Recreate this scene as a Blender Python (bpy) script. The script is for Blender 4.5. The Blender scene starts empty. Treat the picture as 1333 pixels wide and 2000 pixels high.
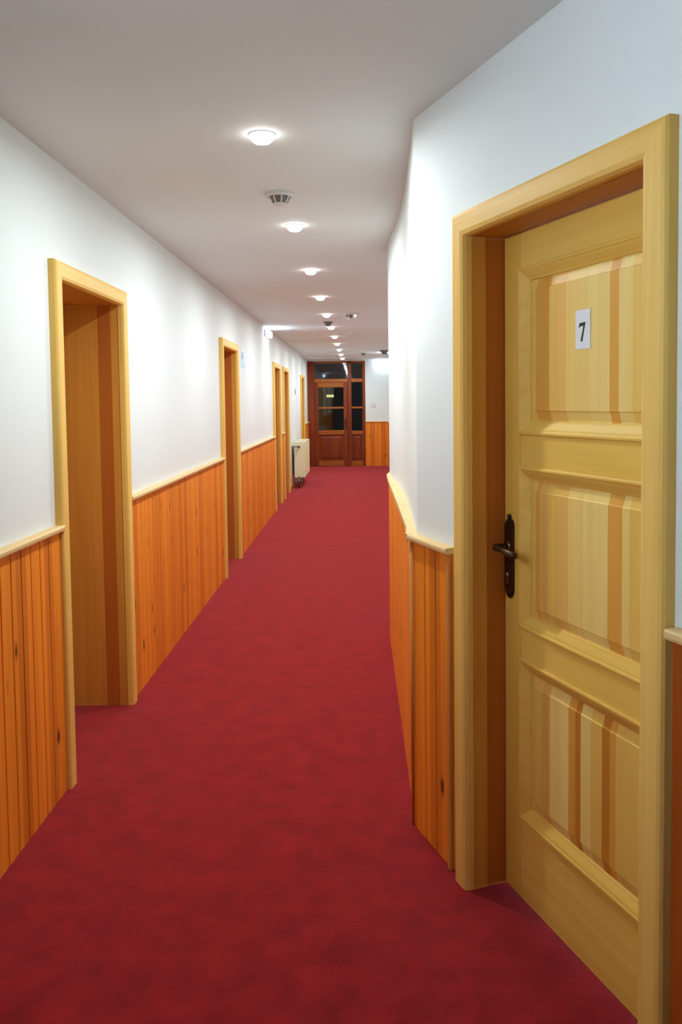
import bpy, bmesh, math, random
from mathutils import Vector, Matrix, Euler
random.seed(7)
S = bpy.context.scene
COL = S.collection

# ------------------------------------------------------------------ camera
F_PX, CX, CY = 1610.0, 666.5, 867.97
PITCH, ROLL, YAW, H_CAM = 0.0519, -0.0124, -0.0213, 1.4965
fwd = Vector((math.sin(YAW)*math.cos(PITCH), math.cos(YAW)*math.cos(PITCH), -math.sin(PITCH)))
rt0 = Vector((math.cos(YAW), -math.sin(YAW), 0)); up0 = rt0.cross(fwd)
rt = math.cos(ROLL)*rt0 + math.sin(ROLL)*up0
up = -math.sin(ROLL)*rt0 + math.cos(ROLL)*up0
cam_d = bpy.data.cameras.new('camera'); cam = bpy.data.objects.new('camera', cam_d); COL.objects.link(cam)
M = Matrix((rt, up, -fwd)).transposed().to_4x4(); M.translation = Vector((0, 0, H_CAM)); cam.matrix_world = M
cam_d.sensor_fit = 'VERTICAL'; cam_d.sensor_height = 24.0; cam_d.lens = F_PX/2000*24.0
cam_d.shift_x = 0.0; cam_d.shift_y = (CY-1000)/2000*1.0
cam_d.clip_start = 0.02
S.camera = cam

# ------------------------------------------------------------------ light / exposure
S.view_settings.view_transform = 'Standard'; S.view_settings.look = 'None'
S.view_settings.gamma = 1.0; S.view_settings.use_curve_mapping = False
S.view_settings.exposure = 0.38
LAMP_W = 12.8           # each ceiling downlight
LAMP_COL = (0.86, 0.95, 0.98)
EMERG_W = 2.2
EMERG_COL = (0.62, 0.78, 1.0)
SKY_FILL = 12.0              # strong bluish sky, cool fill through the opening added beside the camera
w = bpy.data.worlds.new('world'); S.world = w; w.use_nodes = True
w.node_tree.nodes['Background'].inputs[0].default_value = (0.72, 0.86, 1.0, 1)
w.node_tree.nodes['Background'].inputs[1].default_value = SKY_FILL

# ------------------------------------------------------------------ dimensions
A = 1.1656; H = 2.4449; YE = 19.042
T = 0.033; CW = 0.0736; ZT = 2.05
WL, WR = 0.9667, 0.925
LEFT_DOORS = [3.1152, 6.941, 11.2598, 12.6795, 16.6249]
TH = 0.354; CN = 1.1717; S0 = 1.3361
U = Vector((-math.sin(TH), math.cos(TH), 0)); N = Vector((-math.cos(TH), -math.sin(TH), 0)); O = -N*CN
RZ = 1.014       # underside of the cap rail
REC = 0.107
PITCH_W = 0.083

# ------------------------------------------------------------------ materials
def newmat(name):
    m = bpy.data.materials.new(name); m.use_nodes = True
    nt = m.node_tree; return m, nt, nt.nodes['Principled BSDF']
def nd(nt, t, **kw):
    n = nt.nodes.new(t)
    for k, v in kw.items():
        if k.startswith('i_'): n.inputs[k[2:].replace('_', ' ')].default_value = v
        else: setattr(n, k, v)
    return n
def mapping(nt, scale, loc=(0,0,0)):
    tc = nd(nt, 'ShaderNodeTexCoord'); mp = nd(nt, 'ShaderNodeMapping')
    mp.inputs['Scale'].default_value = scale; mp.inputs['Location'].default_value = loc
    nt.links.new(tc.outputs['Object'], mp.inputs['Vector']); return mp
def ramp(nt, stops, interp='LINEAR'):
    r = nd(nt, 'ShaderNodeValToRGB'); r.color_ramp.interpolation = interp
    el = r.color_ramp.elements
    while len(el) > 1: el.remove(el[-1])
    el[0].position = stops[0][0]; el[0].color = (*stops[0][1], 1)
    for p, c in stops[1:]:
        e = el.new(p); e.color = (*c, 1)
    return r
def mixc(nt, a, b, fac, mode='MIX'):
    m = nd(nt, 'ShaderNodeMix', data_type='RGBA', blend_type=mode)
    for sock, v in ((m.inputs['A'], a), (m.inputs['B'], b), (m.inputs['Factor'], fac)):
        if isinstance(v, bpy.types.NodeSocket): nt.links.new(v, sock)
        elif isinstance(v, tuple): sock.default_value = (*v, 1)
        else: sock.default_value = v
    return m.outputs['Result']
def mul(c, k): return tuple(x*k for x in c)

def wood(name, base, dark, axis='z', rough=0.5, stripes=None, planks=0, knots=False, contrast=0.5, coat=0.0):
    """varnished pine; grain runs along `axis` of the object's own coordinates"""
    m, nt, b = newmat(name); L = nt.links.new
    ax = {'x': 0, 'y': 1, 'z': 2}[axis]
    sc = [34.0]*3; sc[ax] = 1.3
    mp = mapping(nt, sc)
    n1 = nd(nt, 'ShaderNodeTexNoise', i_Scale=1.0, i_Detail=3.0, i_Roughness=0.55, i_Distortion=0.5)
    L(mp.outputs[0], n1.inputs['Vector'])
    sc2 = [6.5]*3; sc2[ax] = 0.5
    mp2 = mapping(nt, sc2, (3, 1, 7))
    n2 = nd(nt, 'ShaderNodeTexNoise', i_Scale=1.0, i_Detail=2.0)
    L(mp2.outputs[0], n2.inputs['Vector'])
    add = nd(nt, 'ShaderNodeMath', operation='ADD'); L(n1.outputs[0], add.inputs[0]); L(n2.outputs[0], add.inputs[1])
    mr = nd(nt, 'ShaderNodeMapRange'); mr.inputs['From Min'].default_value = 0.72; mr.inputs['From Max'].default_value = 1.28
    L(add.outputs[0], mr.inputs['Value'])
    sm = nd(nt, 'ShaderNodeMath', operation='MULTIPLY'); L(mr.outputs[0], sm.inputs[0]); sm.inputs[1].default_value = contrast
    if stripes:
        tc = nd(nt, 'ShaderNodeTexCoord'); sx = nd(nt, 'ShaderNodeSeparateXYZ'); L(tc.outputs['Object'], sx.inputs[0])
        r = ramp(nt, stripes, 'CONSTANT'); L(sx.outputs[0], r.inputs[0])
        c0 = r.outputs[0]
        dk = nd(nt, 'ShaderNodeMix', data_type='RGBA', blend_type='MULTIPLY'); dk.inputs['Factor'].default_value = 1.0
        L(c0, dk.inputs['A']); dk.inputs['B'].default_value = (0.86, 0.74, 0.55, 1)
        col = mixc(nt, c0, dk.outputs['Result'], sm.outputs[0])
    else:
        col = mixc(nt, base, dark, sm.outputs[0])
    if planks:
        tc = nd(nt, 'ShaderNodeTexCoord'); sx = nd(nt, 'ShaderNodeSeparateXYZ'); L(tc.outputs['Object'], sx.inputs[0])
        dv = nd(nt, 'ShaderNodeMath', operation='DIVIDE'); L(sx.outputs[0], dv.inputs[0]); dv.inputs[1].default_value = planks
        fl = nd(nt, 'ShaderNodeMath', operation='FLOOR'); L(dv.outputs[0], fl.inputs[0])
        wn = nd(nt, 'ShaderNodeTexWhiteNoise', noise_dimensions='1D'); L(fl.outputs[0], wn.inputs['W'])
        rp = ramp(nt, [(0, (0.80, 0.70, 0.60)), (0.5, (1, 1, 1)), (1, (1.12, 1.10, 1.0))]); L(wn.outputs['Value'], rp.inputs[0])
        col = mixc(nt, col, rp.outputs[0], 1.0, 'MULTIPLY')
    if knots:
        mpk = mapping(nt, (8.0, 8.0, 3.6))
        vo = nd(nt, 'ShaderNodeTexVoronoi', i_Scale=1.0, i_Randomness=1.0); vo.voronoi_dimensions = '3D'
        L(mpk.outputs[0], vo.inputs['Vector'])
        rk = ramp(nt, [(0.0, (1, 1, 1)), (0.07, (1, 1, 1)), (0.10, (0.4, 0.4, 0.4)), (0.17, (0, 0, 0))]); L(vo.outputs['Distance'], rk.inputs[0])
        col = mixc(nt, col, (0.11, 0.028, 0.012), rk.outputs[0])
    L(col, b.inputs['Base Color'])
    b.inputs['Roughness'].default_value = rough
    b.inputs['Specular IOR Level'].default_value = 0.28; b.inputs['Coat Weight'].default_value = coat; b.inputs['Coat Roughness'].default_value = 0.22
    bp = nd(nt, 'ShaderNodeBump'); bp.inputs['Strength'].default_value = 0.06; bp.inputs['Distance'].default_value = 0.002
    L(n1.outputs[0], bp.inputs['Height']); L(bp.outputs[0], b.inputs['Normal'])
    return m

def plain(name, c, rough=0.5, metal=0.0, bump=0.0, bscale=60, var=0.0):
    m, nt, b = newmat(name); L = nt.links.new
    b.inputs['Roughness'].default_value = rough; b.inputs['Metallic'].default_value = metal
    mp = mapping(nt, (1, 1, 1)); n = nd(nt, 'ShaderNodeTexNoise', i_Scale=float(bscale), i_Detail=4.0)
    L(mp.outputs[0], n.inputs['Vector'])
    col = mixc(nt, mul(c, 1-var), mul(c, 1+var), n.outputs[0]); L(col, b.inputs['Base Color'])
    if bump:
        bp = nd(nt, 'ShaderNodeBump'); bp.inputs['Strength'].default_value = bump; bp.inputs['Distance'].default_value = 0.003
        L(n.outputs[0], bp.inputs['Height']); L(bp.outputs[0], b.inputs['Normal'])
    return m
def glow(name, c, s):
    m, nt, b = newmat(name)
    b.inputs['Base Color'].default_value = (*c, 1); b.inputs['Emission Color'].default_value = (*c, 1)
    b.inputs['Emission Strength'].default_value = s; return m

PINE = (0.87, 0.57, 0.145); PINE_D = (0.74, 0.40, 0.075)
M_wall = plain('white_wall_paint', (0.78, 0.82, 0.81), 0.75, bump=0.12, bscale=45, var=0.015)
M_ceil = plain('ceiling_paint', (0.76, 0.80, 0.79), 0.8, bump=0.10, bscale=30, var=0.015)
M_cas = wood('pine_casing_upright', PINE, PINE_D, 'z', contrast=0.8)
M_cash = wood('pine_casing_cross', PINE, PINE_D, 'x', contrast=0.8)
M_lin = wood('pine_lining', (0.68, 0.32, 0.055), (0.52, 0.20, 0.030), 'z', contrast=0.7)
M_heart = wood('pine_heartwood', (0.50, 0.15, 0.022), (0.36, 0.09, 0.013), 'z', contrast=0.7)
M_heartx = wood('pine_lining_cross', (0.58, 0.23, 0.038), (0.42, 0.13, 0.022), 'x', contrast=0.7)
M_leaf = wood('pine_leaf_upright', (0.84, 0.52, 0.095), (0.73, 0.40, 0.055), 'z', contrast=0.8)
M_leafx = wood('pine_leaf_cross', (0.88, 0.58, 0.125), (0.77, 0.46, 0.075), 'x', contrast=0.8)
M_wain = wood('orange_pine_boards', (0.88, 0.29, 0.024), (0.66, 0.155, 0.012), 'z', planks=PITCH_W, knots=True, contrast=0.55)
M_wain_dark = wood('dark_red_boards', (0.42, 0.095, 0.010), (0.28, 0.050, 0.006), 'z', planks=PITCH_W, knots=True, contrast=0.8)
M_cap = wood('pale_pine_rail', (0.80, 0.58, 0.27), (0.72, 0.47, 0.19), 'x', contrast=0.6)
M_batt = wood('orange_pine_batten', (0.62, 0.26, 0.06), (0.5, 0.17, 0.03), 'z', contrast=0.6)
M_red = wood('dark_red_pine', (0.27, 0.045, 0.005), (0.14, 0.022, 0.003), 'z', contrast=0.9, rough=0.45)
M_redx = wood('dark_red_pine_cross', (0.42, 0.13, 0.014), (0.28, 0.065, 0.007), 'x', contrast=0.9, rough=0.45)
M_brass = plain('dark_bronze', (0.065, 0.042, 0.028), 0.38, 0.85, var=0.3, bscale=20)
M_brassl = plain('worn_bronze', (0.30, 0.22, 0.13), 0.28, 0.9, var=0.2, bscale=20)
M_plate = plain('white_label_paper', (0.78, 0.80, 0.82), 0.45, var=0.01)
M_ink = plain('black_ink', (0.006, 0.007, 0.010), 0.4)
M_plast = plain('white_plastic', (0.72, 0.72, 0.70), 0.4, var=0.02)
M_greyp = plain('grey_plastic', (0.20, 0.18, 0.16), 0.5, var=0.02)
M_rad = plain('cream_radiator_enamel', (0.82, 0.78, 0.50), 0.35, var=0.02)
M_metal = plain('dull_steel', (0.20, 0.17, 0.14), 0.4, 0.7, var=0.2)
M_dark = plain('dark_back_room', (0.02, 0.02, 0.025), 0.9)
M_yel = plain('yellow_sticker', (0.80, 0.80, 0.30), 0.5)
M_blue = plain('pale_blue_sign', (0.42, 0.66, 0.82), 0.4)
M_blued = plain('slate_blue_sign', (0.14, 0.22, 0.32), 0.4)
M_bulb = glow('lit_frosted_bulb', (1.0, 0.98, 0.95), 11.0)
M_tube = glow('lit_cool_diffuser', (0.72, 0.85, 1.0), 14.0)
# carpet
M_carpet, nt, b = newmat('crimson_carpet'); L = nt.links.new
mp = mapping(nt, (1, 1, 1))
n1 = nd(nt, 'ShaderNodeTexNoise', i_Scale=260.0, i_Detail=3.0); L(mp.outputs[0], n1.inputs['Vector'])
n2 = nd(nt, 'ShaderNodeTexNoise', i_Scale=9.0, i_Detail=5.0, i_Roughness=0.65); L(mp.outputs[0], n2.inputs['Vector'])
r1 = ramp(nt, [(0.3, (0.20, 0.0085, 0.0085)), (0.7, (0.33, 0.0145, 0.0150))]); L(n1.outputs[0], r1.inputs[0])
r2 = ramp(nt, [(0.33, (0.72, 0.72, 0.72)), (0.67, (1.16, 1.16, 1.16))]); L(n2.outputs[0], r2.inputs[0])
cc = mixc(nt, r1.outputs[0], r2.outputs[0], 1.0, 'MULTIPLY'); L(cc, b.inputs['Base Color'])
b.inputs['Roughness'].default_value = 0.95; b.inputs['Specular IOR Level'].default_value = 0.0
b.inputs['Sheen Weight'].default_value = 0.75; b.inputs['Sheen Roughness'].default_value = 0.45
b.inputs['Sheen Tint'].default_value = (1.0, 0.26, 0.32, 1)
bp = nd(nt, 'ShaderNodeBump'); bp.inputs['Strength'].default_value = 0.6; bp.inputs['Distance'].default_value = 0.004
L(n1.outputs[0], bp.inputs['Height']); L(bp.outputs[0], b.inputs['Normal'])
# glass
M_glass, nt, b = newmat('window_glass')
b.inputs['Base Color'].default_value = (0.75, 0.82, 0.82, 1); b.inputs['Transmission Weight'].default_value = 1.0
b.inputs['Roughness'].default_value = 0.03; b.inputs['IOR'].default_value = 1.5

# door-panel laminations: the strips of the glued panels, by width across the leaf
Lg = (0.90, 0.67, 0.22); Lm = (0.85, 0.56, 0.125); Og = (0.78, 0.40, 0.065); Tn = (0.82, 0.49, 0.12); Rd = (0.60, 0.24, 0.030)
M_pan = [
 wood('panel_strips_upper', None, None, 'z', contrast=0.5, stripes=[(0, Lm), (.17, Og), (.21, Lm), (.255, Lm), (.275, Lg), (.325, Og), (.362, Lg), (.44, Lg), (.448, (.88,.62,.18)), (.545, Tn), (.602, Lm), (.625, Og), (.665, Og), (.69, Lm)]),
 wood('panel_strips_middle', None, None, 'z', contrast=0.5, stripes=[(0, Lm), (.16, Og), (.22, Lm), (.262, Lm), (.285, Lg), (.31, Og), (.335, Og), (.365, Lg), (.46, Lg), (.468, (.88,.62,.18)), (.535, Tn), (.595, Lm), (.63, Tn), (.67, Og), (.69, Lm)]),
 wood('panel_strips_lower', None, None, 'z', contrast=0.5, stripes=[(0, Lm), (.13, Tn), (.19, Lm), (.285, Lm), (.33, Og), (.355, Rd), (.385, Lm), (.43, Lg), (.475, Rd), (.50, Og), (.53, Lg), (.62, Tn), (.66, Lm), (.70, Lm)]),
]

# ------------------------------------------------------------------ mesh helpers
def link(name, bm, mat, parent=None, smooth=False):
    me = bpy.data.meshes.new(name); bmesh.ops.recalc_face_normals(bm, faces=bm.faces)
    bm.to_mesh(me); bm.free()
    for p in me.polygons: p.use_smooth = smooth
    o = bpy.data.objects.new(name, me); COL.objects.link(o)
    for mm in (mat if isinstance(mat, (list, tuple)) else [mat]): me.materials.append(mm)
    if parent: o.parent = parent
    return o
def tag(o, label=None, cat=None, group=None, kind=None):
    for k, v in (('label', label), ('category', cat), ('group', group), ('kind', kind)):
        if v: o[k] = v
    return o
def empty(name, loc=(0,0,0), rz=0.0, **kw):
    o = bpy.data.objects.new(name, None); COL.objects.link(o); o.empty_display_size = 0.1
    o.location = loc; o.rotation_euler = (0, 0, rz); tag(o, **kw); return o
def box(bm, x0, x1, y0, y1, z0, z1, bev=0.0, seg=2, edges=None):
    r = bmesh.ops.create_cube(bm, size=1.0); vs = r['verts']
    for v in vs:
        v.co.x = x0 + (v.co.x+.5)*(x1-x0); v.co.y = y0 + (v.co.y+.5)*(y1-y0); v.co.z = z0 + (v.co.z+.5)*(z1-z0)
    if bev:
        es = list({e for v in vs for e in v.link_edges})
        if edges: es = [e for e in es if edges(e)]
        bmesh.ops.bevel(bm, geom=es, offset=bev, segments=seg, affect='EDGES', profile=0.6)
def obox(name, mat, dims, parent=None, bev=0.0, **kw):
    bm = bmesh.new(); box(bm, *dims, bev=bev); return link(name, bm, mat, parent, **kw)
def prism(bm, pts, z0, z1, M=None):
    """extrude polygon (x,y) pts from z0 to z1"""
    a = [bm.verts.new((p[0], p[1], z0)) for p in pts]; c = [bm.verts.new((p[0], p[1], z1)) for p in pts]
    n = len(pts); bm.faces.new(a); bm.faces.new(c)
    for i in range(n): bm.faces.new((a[i], a[(i+1) % n], c[(i+1) % n], c[i]))
def sweep(bm, prof, path):
    """prof: list of (off,z) ; path: list of (Vector pos, Vector normal)"""
    rows = [[bm.verts.new((p.x+nn.x*o, p.y+nn.y*o, z)) for o, z in prof] for p, nn in path]
    k = len(prof)
    for r0, r1 in zip(rows, rows[1:]):
        for i in range(k): bm.faces.new((r0[i], r0[(i+1) % k], r1[(i+1) % k], r1[i]))
    bm.faces.new(rows[0]); bm.faces.new(rows[-1])
def lathe(bm, prof, n=24, M=None):
    rows = []
    for r, z in prof:
        rows.append([bm.verts.new((r*math.cos(2*math.pi*i/n), r*math.sin(2*math.pi*i/n), z)) for i in range(n)])
    for a, c in zip(rows, rows[1:]):
        for i in range(n): bm.faces.new((a[i], a[(i+1) % n], c[(i+1) % n], c[i]))
    bm.faces.new(rows[0]); bm.faces.new(rows[-1])
    if M is not None:
        vs = [v for r in rows for v in r]; bmesh.ops.transform(bm, matrix=M, verts=vs)
def tube(bm, pts, rad, n=10):
    pts = [Vector(p) for p in pts]; rows = []
    rads = rad if isinstance(rad, (list, tuple)) else [rad]*len(pts)
    for i, p in enumerate(pts):
        d = (pts[min(i+1, len(pts)-1)] - pts[max(i-1, 0)]).normalized()
        a = d.orthogonal().normalized() if abs(d.z) > .9 else d.cross(Vector((0, 0, 1))).normalized()
        c = d.cross(a).normalized()
        rows.append([bm.verts.new(p + (a*math.cos(2*math.pi*k/n) + c*math.sin(2*math.pi*k/n))*rads[i]) for k in range(n)])
    for a, c in zip(rows, rows[1:]):
        for k in range(n): bm.faces.new((a[k], a[(k+1) % n], c[(k+1) % n], c[k]))
    bm.faces.new(rows[0]); bm.faces.new(rows[-1])
def rings(bm, x0, x1, z0, z1, prof, cap=True):
    """picture-frame profile: prof = list of (inset, y)"""
    rows = []
    for i, y in prof:
        rows.append([bm.verts.new(q) for q in ((x0+i, y, z0+i), (x1-i, y, z0+i), (x1-i, y, z1-i), (x0+i, y, z1-i))])
    for a, c in zip(rows, rows[1:]):
        for k in range(4): bm.faces.new((a[k], a[(k+1) % 4], c[(k+1) % 4], c[k]))
    if cap: bm.faces.new(rows[-1])
    return rows
def struct(o): o['kind'] = 'structure'; return o

def wainscot(name, loc, rz, length, offset=0.0, ends=(False, False), mat=None):
    """tongue-and-groove boards in local x, front at y=+.015, with pale cap rail; a setting trim"""
    root = struct(empty(name, loc, rz))
    bm = bmesh.new(); g = 0.005; d = 0.008; f = 0.015
    xs = []; k = math.floor(-offset/PITCH_W)
    x = offset % PITCH_W if offset else 0.0
    prof = [(0.0, -0.0), (0.0, f)]
    x = PITCH_W if not offset else offset
    while x < length-0.01:
        prof += [(x-g, f), (x-g*.35, f-d), (x+g*.35, f-d), (x+g, f)]; x += PITCH_W
    prof += [(length, f), (length, 0.0)]
    prism(bm, prof, 0.0, RZ+0.004)
    link('boards', bm, mat or M_wain, root)
    bm = bmesh.new()
    pr = [(0.0, RZ+.022), (0.0, RZ+.001), (0.024, RZ+.001), (0.028, RZ+0.0), (0.036, RZ+.002), (0.038, RZ+.008), (0.038, RZ+.017), (0.034, RZ+.022)]
    sweep(bm, pr, [(Vector((0.0, 0, 0)), Vector((0, 1, 0))), (Vector((length, 0, 0)), Vector((0, 1, 0)))])
    link('cap_rail', bm, M_cap, root)
    for i, e in enumerate(ends):
        if e:
            x0 = 0.0 if i == 0 else length-0.022
            obox('batten', M_batt, (x0, x0+.022, 0.0155, 0.026, 0.0, RZ), root, bev=0.004)
    return root

# ------------------------------------------------------------------ structure
# local frames: left wall x'=-Y, y'=+X  (rz=-90deg);  oblique wall x'=U, y'=N
def seg_wall(bm, spans, y0, y1, z0=0.0, z1=H):
    for a, c in spans: box(bm, a, c, y0, y1, z0, z1)

struct(obox('floor', M_carpet, (-2.2, 3.2, -3.4, YE+2.2, -0.05, 0.0)))
struct(obox('ceiling', M_ceil, (-2.2, 3.2, -3.4, YE+2.2, H, H+0.08)))

bm = bmesh.new()
y = -3.2
box(bm, -A-.34, -A, y, -.05, 0, H); box(bm, -A-.34, -A, -.05, 1.20, 0, 1.55); box(bm, -A-.34, -A, -.05, 1.20, 2.25, H); y = 1.20
for d in LEFT_DOORS:
    box(bm, -A-.34, -A, y, d+CW-.006, 0, H); box(bm, -A-.34, -A, d+CW-.006, d+WL-CW+.006, ZT-CW+.006, H)
    y = d+WL-CW+.006
box(bm, -A-.34, -A, y, YE+.1, 0, H)
struct(link('wall_left', bm, M_wall))

RZL = -math.pi/2; RZR = math.atan2(U.y, U.x)
def P2(s, off): return O + U*s + N*off
CORN = 2.60
bm = bmesh.new()
box(bm, -3.6, S0+CW-.006, -.20, 0, 0, H); box(bm, S0+CW-.006, S0+WR-CW+.006, -.20, 0, ZT-CW+.006, H)
box(bm, S0+WR-CW+.006, CORN-.06, -.20, 0, 0, H)
bmesh.ops.transform(bm, matrix=Matrix.Translation(O) @ Matrix.Rotation(RZR, 4, 'Z'), verts=bm.verts)
struct(link('wall_right', bm, M_wall))

# gently bowed wall beyond the corner, ending in a rounded nose
c0 = P2(CORN, 0)
front = [P2(CORN-.06, 0), P2(CORN-.012, 0), Vector((c0.x+.001, c0.y+.012, 0))]
bow = [(3.0, .203), (3.2, .208), (3.5, .215), (3.8, .221), (4.1, .223), (4.4, .220), (4.6, .213), (4.78, .202), (4.95, .196), (5.15, .195), (5.27, .197), (5.32, .210), (5.335, .235)]
poly = [(p.x, p.y) for p in front] + [(x, y) for y, x in bow] + [(0.76, 5.335), (0.76, 5.14), (.36, 5.14), (.36, 2.95)]
q = P2(CORN-.06, -.19)
poly.append((q.x, q.y))
bm = bmesh.new(); prism(bm, poly, 0, H)
wc = struct(link('wall_corner', bm, M_wall))
bm = bmesh.new(); box(bm, .70, .90, 5.14, YE+.1, 0, H); box(bm, 2.35, 2.5, -3.3, -2.9, 0, H)
struct(link('wall_recess', bm, M_wall))

# end wall around the glazed screen, and wall behind the camera
EX0, EX1 = -1.1656, 0.170
bm = bmesh.new(); box(bm, EX1, .90, YE, YE+.18, 0, H); box(bm, -1.5, EX1, YE, YE+.18, 2.428, H)
struct(link('wall_end', bm, M_wall))
struct(obox('wall_back', M_wall, (-1.5, 2.6, -3.3, -3.12, 0, H)))
WY0, WY1, WZ0, WZ1 = -.05, 1.20, 1.55, 2.25
wr = struct(empty('fill_window_1', (-A-.25, 0, 0)))  # unseen window added in the left wall to let in cool fill
bm = bmesh.new()
for a, c in ((WY0, WY0+.06), (WY1-.06, WY1), ((WY0+WY1)/2-.03, (WY0+WY1)/2+.03)): box(bm, -.03, .03, a, c, WZ0, WZ1)
box(bm, -.03, .03, WY0, WY1, WZ0, WZ0+.06); box(bm, -.03, .03, WY0, WY1, WZ1-.06, WZ1)
link('fill_window_frame', bm, M_plast, wr)

# wainscots: left wall
k = 0
def lw(y0, y1, **kw):
    global k; k += 1
    return wainscot('trim_%d' % k, (-A, y1, 0), RZL, y1-y0, **kw)
lw(-3.1, LEFT_DOORS[0]+.004, offset=LEFT_DOORS[0]-2.994)
lw(LEFT_DOORS[0]+WL-.004, LEFT_DOORS[1]+.004)
lw(LEFT_DOORS[1]+WL-.004, LEFT_DOORS[2]+.004)
lw(LEFT_DOORS[2]+WL-.004, LEFT_DOORS[3]+.004)
lw(LEFT_DOORS[4]+WL-.004, YE-.05)
# oblique wall (near right)
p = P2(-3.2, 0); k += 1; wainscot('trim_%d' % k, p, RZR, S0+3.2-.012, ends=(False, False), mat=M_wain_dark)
p = P2(S0+WR+.040, 0); k += 1; wainscot('trim_%d' % k, p, RZR, CORN-S0-WR-.040, offset=.036, ends=(True, False))
# bowed wall: boards and rail follow the curve
k += 1; root = struct(empty('trim_%d' % k, (0, 0, 0)))
pts = [Vector((.2, y_, 0)) for y_ in ()]
line = [Vector((c0.x, c0.y, 0))] + [Vector((x, y, 0)) for y, x in bow]
dense = []
for a, c in zip(line, line[1:]):
    m_ = max(1, int((c-a).length/.083))
    for i in range(m_): dense.append(a.lerp(c, i/m_))
dense.append(line[-1])
def nrm(i, P):
    d = (P[min(i+1, len(P)-1)] - P[max(i-1, 0)]).normalized(); return Vector((-d.y, d.x, 0))
nn = [nrm(i, dense) for i in range(len(dense))]
f0 = Vector((-1.0, -.35, 0)).normalized()
nn[0] = (nn[0] + N).normalized() / max(.2, (nn[0] + N).normalized().dot(nn[0]))
# the boards' front is a straighter line than the plaster behind it
def frontx(y): return 0.186 if y < 5.2 else 0.186 + (y-5.2)*.15
outer = [Vector((frontx(p.y), p.y, 0)) if 0 < i else c0 + nn[0]*.0165 for i, p in enumerate(dense)]
bm = bmesh.new(); prof = []
inner = [(p.x+.002, p.y) for p in dense]
for i, p in enumerate(outer):
    if 0 < i < len(outer)-1:
        prof += [(p.x, p.y-.004), (p.x+.004, p.y-.0012), (p.x+.004, p.y+.0012), (p.x, p.y+.004)]
    else: prof.append((p.x, p.y))
prism(bm, prof + list(reversed(inner)), 0, RZ+.004); link('boards', bm, M_wain, root)
bm = bmesh.new()
oc = c0 + nn[0]*.038
tip = [(oc.x, oc.y)] + [(frontx(y_)-.014+(.0 if y_ < 5.0 else (y_-5.0)*.02), y_) for y_ in (3.0, 3.3, 3.7, 4.1, 4.5, 4.9, 5.2, 5.33)]
cap_poly = tip + list(reversed([(p.x+.003, p.y) for p in dense]))
prism(bm, cap_poly, RZ+.001, RZ+.022)
link('cap_rail', bm, M_cap, root)
bm = bmesh.new(); e = c0 + nn[0]*.018
lathe(bm, [(.009, 0), (.009, RZ)], 12, Matrix.Translation((e.x+.003, e.y+.004, 0))); link('corner_bead', bm, M_batt, root, smooth=True)
# end wall, recess side wall
k += 1; wainscot('trim_%d' % k, (.70, YE, 0), math.pi, .70-EX1)
k += 1; wainscot('trim_%d' % k, (.70, 5.4, 0), math.pi/2, YE-5.42)
# low skirting in the radiator bay
bm = bmesh.new(); box(bm, -A, -A+.012, LEFT_DOORS[3]+WL, LEFT_DOORS[4], 0, .06, bev=.003); struct(link('baseboard_left', bm, M_batt))

# ------------------------------------------------------------------ doors
def casing_profile(w):  # across width: 0 = outer edge, w = inner edge
    return [(0, 0), (0, T-.010), (.004, T-.003), (.012, T), (w-.016, T), (w-.005, T-.004), (w, T-.014), (w, 0)]
def casing(root, W, zt):
    prof = casing_profile(CW)
    def post(x_at, flip):
        bm = bmesh.new(); a = []; c = []
        for i, y in prof:
            x = x_at + i if not flip else x_at - i
            a.append(bm.verts.new((x, y, 0))); c.append(bm.verts.new((x, y, zt-i)))
        n = len(a); bm.faces.new(a); bm.faces.new(c)
        for j in range(n): bm.faces.new((a[j], a[(j+1) % n], c[(j+1) % n], c[j]))
        link('casing_post', bm, M_cas, root)
    post(0, False); post(W, True)
    bm = bmesh.new(); a = []; c = []
    for i, y in prof:
        a.append(bm.verts.new((i, y, zt-i))); c.append(bm.verts.new((W-i, y, zt-i)))
    n = len(a); bm.faces.new(a); bm.faces.new(c)
    for j in range(n): bm.faces.new((a[j], a[(j+1) % n], c[(j+1) % n], c[j]))
    link('casing_head', bm, M_cash, root)

def lining(root, W, depth, split):
    x0, x1, zi = CW, W-CW, ZT-CW
    bm = bmesh.new()
    box(bm, x0-.005, x0, -split, .002, 0, zi+.005); box(bm, x1, x1+.005, -split, .002, 0, zi+.005)
    link('lining', bm, M_lin, root)
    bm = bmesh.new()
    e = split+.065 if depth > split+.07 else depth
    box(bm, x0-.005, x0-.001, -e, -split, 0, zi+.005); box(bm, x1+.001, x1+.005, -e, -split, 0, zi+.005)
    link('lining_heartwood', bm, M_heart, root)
    if depth > e:
        bm = bmesh.new()
        box(bm, x0-.005, x0, -depth, -e, 0, zi+.005); box(bm, x1, x1+.005, -depth, -e, 0, zi+.005)
        link('lining_inner', bm, M_lin, root)
    obox('lining_head', M_heartx, (x0, x1, -depth, .002, zi, zi+.005), root)

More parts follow.
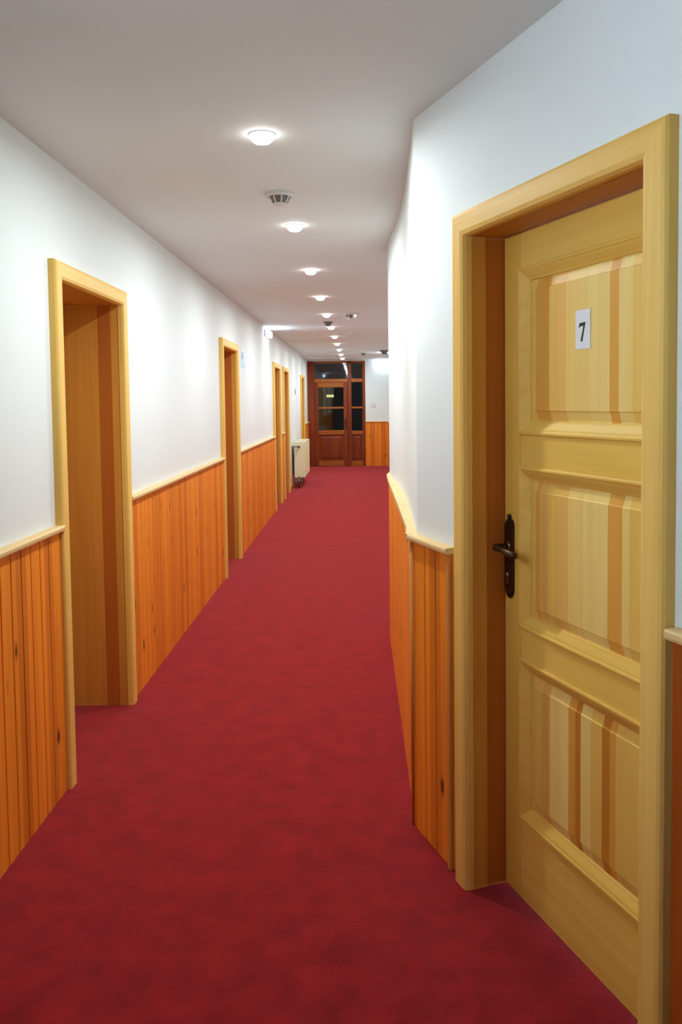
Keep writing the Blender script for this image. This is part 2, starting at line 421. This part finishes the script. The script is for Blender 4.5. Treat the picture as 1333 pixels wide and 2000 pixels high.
def handle(parent, x, y, s=1):
    """lever on a long back plate; x = plate centre, y = leaf face, lever points to -x*s"""
    bm = bmesh.new(); w2 = .021; z0, z1 = .905, 1.142; pts = []
    for i in range(13):
        a = math.pi*i/12; pts.append((x+w2*math.cos(a), z1-.02+.020*math.sin(a)))
    for i in range(13):
        a = math.pi+math.pi*i/12; pts.append((x+w2*math.cos(a)*(1 if abs(math.cos(a)) > .9 else 1), z0+.03+.034*math.sin(a)))
    a_ = [bm.verts.new((px, y, pz)) for px, pz in pts]; c_ = [bm.verts.new((px, y+.010, pz)) for px, pz in pts]
    n = len(pts); bm.faces.new(a_); f = bm.faces.new(c_)
    for i in range(n): bm.faces.new((a_[i], a_[(i+1) % n], c_[(i+1) % n], c_[i]))
    bmesh.ops.bevel(bm, geom=list(f.edges), offset=.004, segments=2, affect='EDGES')
    pl = link('handle_plate', bm, M_brass, parent)
    bm = bmesh.new(); bmesh.ops.create_uvsphere(bm, u_segments=12, v_segments=8, radius=.0075, matrix=Matrix.Translation((x, y+.006, 1.148)))
    link('finial', bm, M_brass, pl, smooth=True)
    bm = bmesh.new(); zc = 1.058
    tube(bm, [(x, y+.008, zc), (x, y+.02, zc), (x, y+.042, zc), (x-.004*s, y+.054, zc), (x-.018*s, y+.060, zc+.001), (x-.05*s, y+.061, zc+.003), (x-.085*s, y+.060, zc-.003), (x-.112*s, y+.056, zc-.008), (x-.118*s, y+.054, zc-.008)],
         [.013, .0095, .0095, .011, .0105, .0095, .0105, .0115, .006], 12)
    link('handle_lever', bm, M_brass, pl, smooth=True)
    bm = bmesh.new(); lathe(bm, [(.0155, 0), (.0155, .003), (.011, .006)], 20, Matrix.Translation((x, y+.009, zc)) @ Matrix.Rotation(-math.pi/2, 4, 'X'))
    link('handle_collar', bm, M_brassl, pl, smooth=True)
    bm = bmesh.new(); lathe(bm, [(.0085, 0), (.0085, .006), (.006, .008)], 16, Matrix.Translation((x, y+.008, .972)) @ Matrix.Rotation(-math.pi/2, 4, 'X'))
    box(bm, x-.0045, x+.0045, y+.008, y+.013, .945, .972, bev=.001)
    link('keyhole_cylinder', bm, M_brassl, pl, smooth=False)

def door_leaf(root, W, yf, full=True):
    x0, x1 = CW+.003, W-CW-.003; top = ZT-CW-.003; bot = .006
    PX0, PX1 = x0+.088, x1-.088
    Z = [(.253, .731), (.829, 1.2985), (1.398, 1.870)]
    th = .042
    for a, c in ((x0, PX0), (PX1, x1)): obox('stile', M_leaf, (a, c, yf-th, yf, bot, top), root, bev=.0015)
    zs = [(bot, Z[0][0]), (Z[0][1], Z[1][0]), (Z[1][1], Z[2][0]), (Z[2][1], top)]
    for a, c in zs: obox('rail', M_leafx, (PX0+.0005, PX1-.0005, yf-th, yf-.0002, a, c), root)
    for i, (a, c) in enumerate(Z):
        # outer lip and ovolo moulding
        bm = bmesh.new()
        rings(bm, PX0-.004, PX1+.004, a-.004, c+.004, [(0, yf-.001), (0, yf+.005), (.003, yf+.0075), (.008, yf+.0075), (.012, yf+.004), (.018, yf+.0015), (.026, yf-.004), (.034, yf-.010), (.038, yf-.012), (.040, yf-.016), (.041, yf-.022)], cap=False)
        link('panel_moulding', bm, M_leafx, root)
        bm = bmesh.new()
        rings(bm, PX0+.030, PX1-.030, a+.030, c-.030, [(0, yf-.0165), (.010, yf-.0165), (.0335, yf-.010), (.036, yf-.0075), (.038, yf-.0075)], cap=True)
        link('panel', bm, M_pan[2-i], root)

def make_door(name, loc, rz, W, depth, split, with_leaf=True):
    root = struct(empty(name, loc, rz))
    casing(root, W, ZT); lining(root, W, depth+.045, split)
    lf = bpy.data.objects.new('leaf', None); COL.objects.link(lf); lf.parent = root
    if with_leaf:
        door_leaf(lf, W, -depth); handle(lf, W-CW-.036, -depth)
    return root

D7 = make_door('door_1', P2(S0, 0), RZR, WR, REC, .045)
for i, y in enumerate(LEFT_DOORS):
    d = make_door('door_%d' % (i+2), (-A, y+WL, 0), RZL, WL, .29, .035)
    d['label'] = ['deep-set pine door nearest on the left wall', 'deep-set pine door, second along the left wall, beside the pale blue sign',
                  'pine door on the left wall, first of the close pair', 'pine door on the left wall, second of the close pair next to the white bay', 'pine door on the left wall beyond the radiator'][i]
D7['label'] = 'panelled pine door marked 7 on the right'
# number label on door 7
root = empty('door_number_label', P2(S0, 0), RZR, label='small white rectangular label with black 7 on the right-hand pine door', cat='sign')
root.location = P2(S0+.4705, -REC-.0072) + Vector((0, 0, 1.624))
bm = bmesh.new(); box(bm, -.0315, .0315, 0, .0012, 0, .1)
link('label_sheet', bm, M_plate, root)
bm = bmesh.new()
top_pts = [(.287, .335), (.683, .317), (.660, .385), (.627, .412), (.529, .41), (.426, .412), (.307, .431), (.234, .455)]
stem = [(.660, .385), (.614, .486), (.475, .817), (.362, .792), (.525, .468), (.529, .405)]
def flat(bm, quads):
    for q in quads:
        a_ = [bm.verts.new((.0315-.063*u_, .0017, .1*(1-v_))) for u_, v_ in q]; c_ = [bm.verts.new((.0315-.063*u_, .0011, .1*(1-v_))) for u_, v_ in q]
        bm.faces.new(a_); bm.faces.new(c_)
        for i in range(len(q)): bm.faces.new((a_[i], a_[(i+1) % len(q)], c_[(i+1) % len(q)], c_[i]))
tp = top_pts
flat(bm, [(tp[0], tp[7], tp[6]), (tp[0], tp[6], tp[5]), (tp[0], tp[5], tp[4], tp[1]), (tp[4], tp[3], tp[2], tp[1]),
          (tp[2], (.614, .486), (.525, .468), (.529, .405)), ((.614, .486), (.475, .817), (.362, .792), (.525, .468))])
link('numeral_seven', bm, M_ink, root)

# ------------------------------------------------------------------ glazed screen at the end (door_7)
sc = struct(empty('door_7', ((EX0+EX1)/2, YE+.03, 0))); sc['label'] = 'dark red glazed timber door and sidelight closing the corridor'
ox = -(EX0+EX1)/2
def X(x): return x+ox
fy0, fy1 = -.035, .07
def fr(name, x0, x1, z0, z1, y0=fy0, y1=fy1, mat=M_red, par=sc, bev=.006): return obox(name, mat, (X(x0), X(x1), y0, y1, z0, z1), par, bev=bev)
fr('frame_post', EX0+.003, -1.00, 0, 2.425); fr('frame_post', .105, EX1-.002, 0, 2.425); fr('mullion', -.235, -.150, 0, 2.425)
fr('frame_head', -1.0, .105, 2.385, 2.425, mat=M_redx); fr('transom', -1.0, -.235, 1.94, 2.02, mat=M_redx); fr('transom', -.150, .105, 1.94, 2.02, mat=M_redx)
def pane(x0, x1, z0, z1, par): return fr('glass_pane', x0, x1, z0, z1, .015, .021, M_glass, par, bev=0)
pane(-1.0, -.235, 2.02, 2.385, sc); pane(-.150, .105, 2.02, 2.385, sc)
leaf = bpy.data.objects.new('leaf', None); COL.objects.link(leaf); leaf.parent = sc
LX0, LX1 = -.995, -.240; gx0, gx1 = -.92, -.335; z_t = 1.935
l0, l1 = -.022, .035
for a, c in ((LX0, gx0), (gx1, LX1)): fr('stile', a, c, .01, z_t, l0, l1, M_redx if False else M_red, leaf, .004)
for z0, z1 in ((1.825, z_t), (1.335, 1.375), (.735, .835), (.01, .13)): fr('rail', gx0, gx1, z0, z1, l0-(.012 if z0 in (.735, 1.335) else 0), l1, M_redx, leaf, .004)
pane(gx0, gx1, 1.375, 1.825, leaf); pane(gx0, gx1, .835, 1.335, leaf)
bm = bmesh.new(); rings(bm, X(gx0), X(gx1), .13, .735, [(0, -.004), (.05, -.004), (.075, -.016), (.08, -.016)]); link('panel', bm, M_red, leaf)
# sidelight
for z0, z1 in ((1.335, 1.375), (.735, .82), (0, .12)): fr('rail', -.150, .105, z0, z1, l0-(.012 if z0 else 0), l1, M_redx, sc, .004)
pane(-.150, .105, 1.375, 1.94, sc); pane(-.150, .105, .82, 1.335, sc)
bm = bmesh.new(); rings(bm, X(-.150), X(.105), .12, .735, [(0, -.004), (.04, -.004), (.06, -.016), (.065, -.016)]); link('panel', bm, M_red, sc)
bm = bmesh.new(); box(bm, X(-.305), X(-.270), -.034, -.022, .87, 1.12, bev=.005)
hp = link('handle_plate', bm, M_brass, leaf)
bm = bmesh.new(); tube(bm, [(X(-.287), -.03, 1.03), (X(-.287), -.075, 1.03), (X(-.31), -.082, 1.03), (X(-.39), -.078, 1.025)], .009); link('handle_lever', bm, M_brass, hp, smooth=True)
# sticker on the door glass
st = obox('glass_sticker', M_yel, (-.085, .085, -.002, 0, -.03, .03)); st.location = (-.645, YE+.0435, 1.628)
tag(st, 'small yellow sticker on the upper glass of the end door', 'sticker')
# dark room behind the glass
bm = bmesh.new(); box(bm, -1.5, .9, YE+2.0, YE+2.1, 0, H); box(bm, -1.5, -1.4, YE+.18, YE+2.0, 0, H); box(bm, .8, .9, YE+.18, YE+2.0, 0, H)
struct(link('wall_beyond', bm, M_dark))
# wall switch on the end wall
sw = empty('light_switch', (.355, YE, 1.40), label='small white light switch on the end wall right of the glazed door', cat='light switch')
obox('switch_plate', M_plast, (-.05, .05, -.010, 0, -.05, .05), sw, bev=.004); obox('rocker', M_plast, (-.026, .026, -.017, -.008, -.03, .03), sw, bev=.003)

# ------------------------------------------------------------------ ceiling downlights
names = ['nearest ceiling downlight, large lit bulb closest to the camera', 'second ceiling downlight, just beyond the slotted smoke detector',
 'third ceiling downlight counting from the nearest', 'fourth ceiling downlight counting from the nearest', 'fifth ceiling downlight, short of the small dark detector',
 'sixth ceiling downlight, just beyond the small dark detector', 'seventh ceiling downlight counting from the nearest', 'eighth ceiling downlight counting from the nearest',
 'ninth ceiling downlight, third from the glazed end door', 'tenth ceiling downlight, next to last before the glazed end door', 'last ceiling downlight, right in front of the glazed end door']
def downlight():
    r = empty('ceiling_downlight', cat='ceiling light', group='round downlights in a row along the ceiling')
    bm = bmesh.new(); lathe(bm, [(.040, 0), (.041, -.0025), (.044, -.0035), (.0475, -.002), (.048, 0)], 32); link('trim_ring', bm, M_plast, r, smooth=True)
    bm = bmesh.new()
    pr = [(.0370, -.001), (.0400, -.007), (.0400, -.014), (.0365, -.022), (.029, -.029), (.016, -.0325), (.004, -.033)]
    lathe(bm, pr, 32); link('bulb', bm, M_bulb, r, smooth=True)
    ld = bpy.data.lights.new('bulb_light', 'AREA'); ld.shape = 'DISK'; ld.size = .06; ld.energy = LAMP_W; ld.color = LAMP_COL; ld.spread = math.radians(180)
    lo = bpy.data.objects.new('bulb_light', ld); COL.objects.link(lo); lo.parent = r; lo.location = (0, 0, -.039)
    return r
proto = downlight()
def clone(o, parent=None):
    c = o.copy(); COL.objects.link(c); c.parent = parent
    for ch in o.children: clone(ch, c)
    return c
for i in range(11):
    o = proto if i == 0 else clone(proto)
    o.location = (-.33, 2.965+1.51*i, H); o['label'] = names[i]

# ------------------------------------------------------------------ smoke detectors
def detector(loc, r, h, label, cage=M_greyp, body=M_plast, led=False, name='smoke_detector', slots=True):
    d = empty(name, loc, label=label, cat='smoke detector')
    bm = bmesh.new(); lathe(bm, [(r, 0), (r, -h*.22), (r*.93, -h*.32), (r*.80, -h*.34), (r*.80, -h*.30)], 36); link('base', bm, body, d, smooth=False)
    bm = bmesh.new(); lathe(bm, [(r*.70, -h*.30), (r*.66, -h*.42), (r*.46, -h*.86), (r*.40, -h*.88)], 36); link('sensing_cage', bm, cage, d, smooth=True)
    bm = bmesh.new(); n = 8
    for i in range(n):
        a = 2*math.pi*(i+.35)/n
        v0 = Vector((math.cos(a)*r*.74, math.sin(a)*r*.74, -h*.30)); v1 = Vector((math.cos(a)*r*.47, math.sin(a)*r*.47, -h*.9))
        tube(bm, [v0, v1], r*.055, 6)
    lathe(bm, [(r*.50, -h*.86), (r*.50, -h*.93), (r*.42, -h), (r*.05, -h)], 30)
    link('cage_ribs', bm, body, d)
    if led:
        bm = bmesh.new(); bmesh.ops.create_uvsphere(bm, u_segments=10, v_segments=8, radius=r*.085, matrix=Matrix.Translation((r*.45, -r*.5, -h*.6))); link('indicator_light', bm, M_bulb, d, smooth=True)
    return d
detector((-.346, 3.80, H), .066, .052, 'round white smoke detector with dark slots between the first two downlights')
detector((-.345, 9.85, H), .055, .050, 'small dark smoke detector in line with the downlights', body=M_greyp)
detector((-.06, 8.95, H), .088, .060, 'white detector with a bright lens, to the right of the downlight row', led=True)
detector((-.08, 11.35, H), .080, .045, 'small pale detector right of the downlights, beyond the one with a bright lens', cage=M_plast)
detector((.12, 16.3, H), .055, .05, 'small grey detector on the ceiling near the end wall', body=M_greyp)

# ------------------------------------------------------------------ emergency lights
def emergency(loc, rz, label, wid=.42, e=EMERG_W):
    r = empty('emergency_light', loc, rz, label=label, cat='emergency light')
    obox('housing', M_plast, (-wid/2, wid/2, 0, .022, 0, .085), r, bev=.006)
    bm = bmesh.new(); box(bm, -wid/2+.012, wid/2-.012, .022, .062, .006, .079, bev=.012, seg=3); link('diffuser', bm, M_tube, r, smooth=True)
    ld = bpy.data.lights.new('tube_light', 'AREA'); ld.shape = 'RECTANGLE'; ld.size = wid-.04; ld.size_y = .03; ld.energy = e; ld.color = EMERG_COL; ld.spread = math.radians(100)
    lo = bpy.data.objects.new('tube_light', ld); COL.objects.link(lo); lo.parent = r; lo.location = (0, .045, .084); lo.rotation_euler = (math.radians(180-50), 0, 0)
    return r
emergency((-A, 10.55, 2.325), RZL, 'lit cool white emergency light high on the left wall')
emergency((.70, 16.2, 2.325), math.pi/2, 'lit emergency light on the side wall past the bowed corner')
emergency((.56, YE, 2.30), math.pi, 'lit cool white emergency light high on the end wall right of the glazed door', wid=.30, e=1.5)
# dark dome near the ceiling past the corner
detector((.50, 15.5, H), .085, .075, 'dark dome detector on the ceiling by the right-hand corner', body=M_greyp)

# ------------------------------------------------------------------ signs on the left wall
sg = empty('wall_sign', (-A, 8.38, 1.94), RZL, label='small pale blue sign on the left wall beyond the second door', cat='sign')
obox('sign_plate', M_blue, (-.12, .12, 0, .003, -.085, .085), sg)
obox('pictogram', M_blued, (-.02, .09, .003, .0036, .0, .07), sg)
sg2 = obox('wall_plaque', M_greyp, (-.07, .07, 0, .006, -.05, .05)); sg2.location = (-A, 15.3, 1.69); sg2.rotation_euler = (0, 0, RZL)
tag(sg2, 'small grey plaque on the white wall bay above the radiator', 'sign')

# ------------------------------------------------------------------ radiator
rad = empty('radiator', (-A, 14.3, 0), 0, label='cream panel radiator standing off the left wall in the white bay', cat='radiator')
bx0, bx1, L0, L1, rz0, rz1 = .045, .235, 0.0, 1.25, .185, .800
bm = bmesh.new(); prof = []
def radpanel(xc, sgn):
    bm = bmesh.new(); pts = []; y = 0.0; p = .05; dpt = .008
    n = int((L1-L0)/p)
    a = [(xc-.008*sgn, L0), (xc+.008*sgn, L0)]
    for i in range(n):
        yy = L0+i*p; a += [(xc+.008*sgn, yy+.012), (xc+(.008+dpt)*sgn, yy+.020), (xc+(.008+dpt)*sgn, yy+.036), (xc+.008*sgn, yy+.046)]
    a += [(xc+.008*sgn, L1), (xc-.008*sgn, L1)]
    prism(bm, a, rz0+.01, rz1-.015); link('panel', bm, M_rad, rad)
radpanel(bx0+.012, -1); radpanel(bx1-.018, 1)
obox('end_cover', M_rad, (bx0, bx1, L0-.012, L0, rz0, rz1), rad, bev=.005); obox('end_cover', M_rad, (bx0, bx1, L1, L1+.012, rz0, rz1), rad, bev=.005)
bm = bmesh.new(); box(bm, bx0, bx0+.01, L0, L1, rz1-.012, rz1-.002); box(bm, bx1-.01, bx1, L0, L1, rz1-.012, rz1-.002)
for i in range(40): box(bm, bx0+.01, bx1-.01, L0+.01+i*.031, L0+.022+i*.031, rz1-.010, rz1-.004)
link('top_grille', bm, M_rad, rad)
bm = bmesh.new(); tube(bm, [(0.003, -.045, .725), (bx0+.06, -.045, .725), (bx0+.06, -.045, .725), (bx0+.09, -.045, .725)], .009); tube(bm, [(bx0+.09, -.045, .725), (bx0+.09, -.012, .725)], .010); link('supply_pipe', bm, M_metal, rad, smooth=True)
bm = bmesh.new(); lathe(bm, [(.012, 0), (.024, .008), (.027, .04), (.022, .065), (.008, .07)], 16, Matrix.Translation((bx0+.085, -.045, .725)) @ Matrix.Rotation(math.pi/2, 4, 'X')); link('valve', bm, M_metal, rad, smooth=True)
bm = bmesh.new(); tube(bm, [(bx0+.08, -.012, .20), (bx0+.08, -.05, .20), (bx0+.08, -.055, .12), (bx0+.08, -.055, -.0)], [.012, .012, .010, .010]); tube(bm, [(bx0+.03, -.03, .17), (bx0+.03, -.03, 0)], .010); link('return_pipe', bm, M_metal, rad, smooth=True)
bm = bmesh.new(); lathe(bm, [(.01, 0), (.026, .006), (.026, .04), (.012, .05)], 14, Matrix.Translation((bx0+.08, -.055, .13)) @ Matrix.Rotation(math.pi/2, 4, 'X')); box(bm, bx0+.11, bx0+.15, -.05, -.01, .10, .185, bev=.005); link('return_valve', bm, M_metal, rad)
for yy in (.12, 1.10):
    obox('wall_bracket', M_metal, (.003, bx0+.012, yy-.015, yy+.015, .60, .68), rad, bev=.003)
    obox('foot', M_metal, (bx0+.06, bx0+.09, yy-.015, yy+.015, .001, rz0+.02), rad, bev=.003)
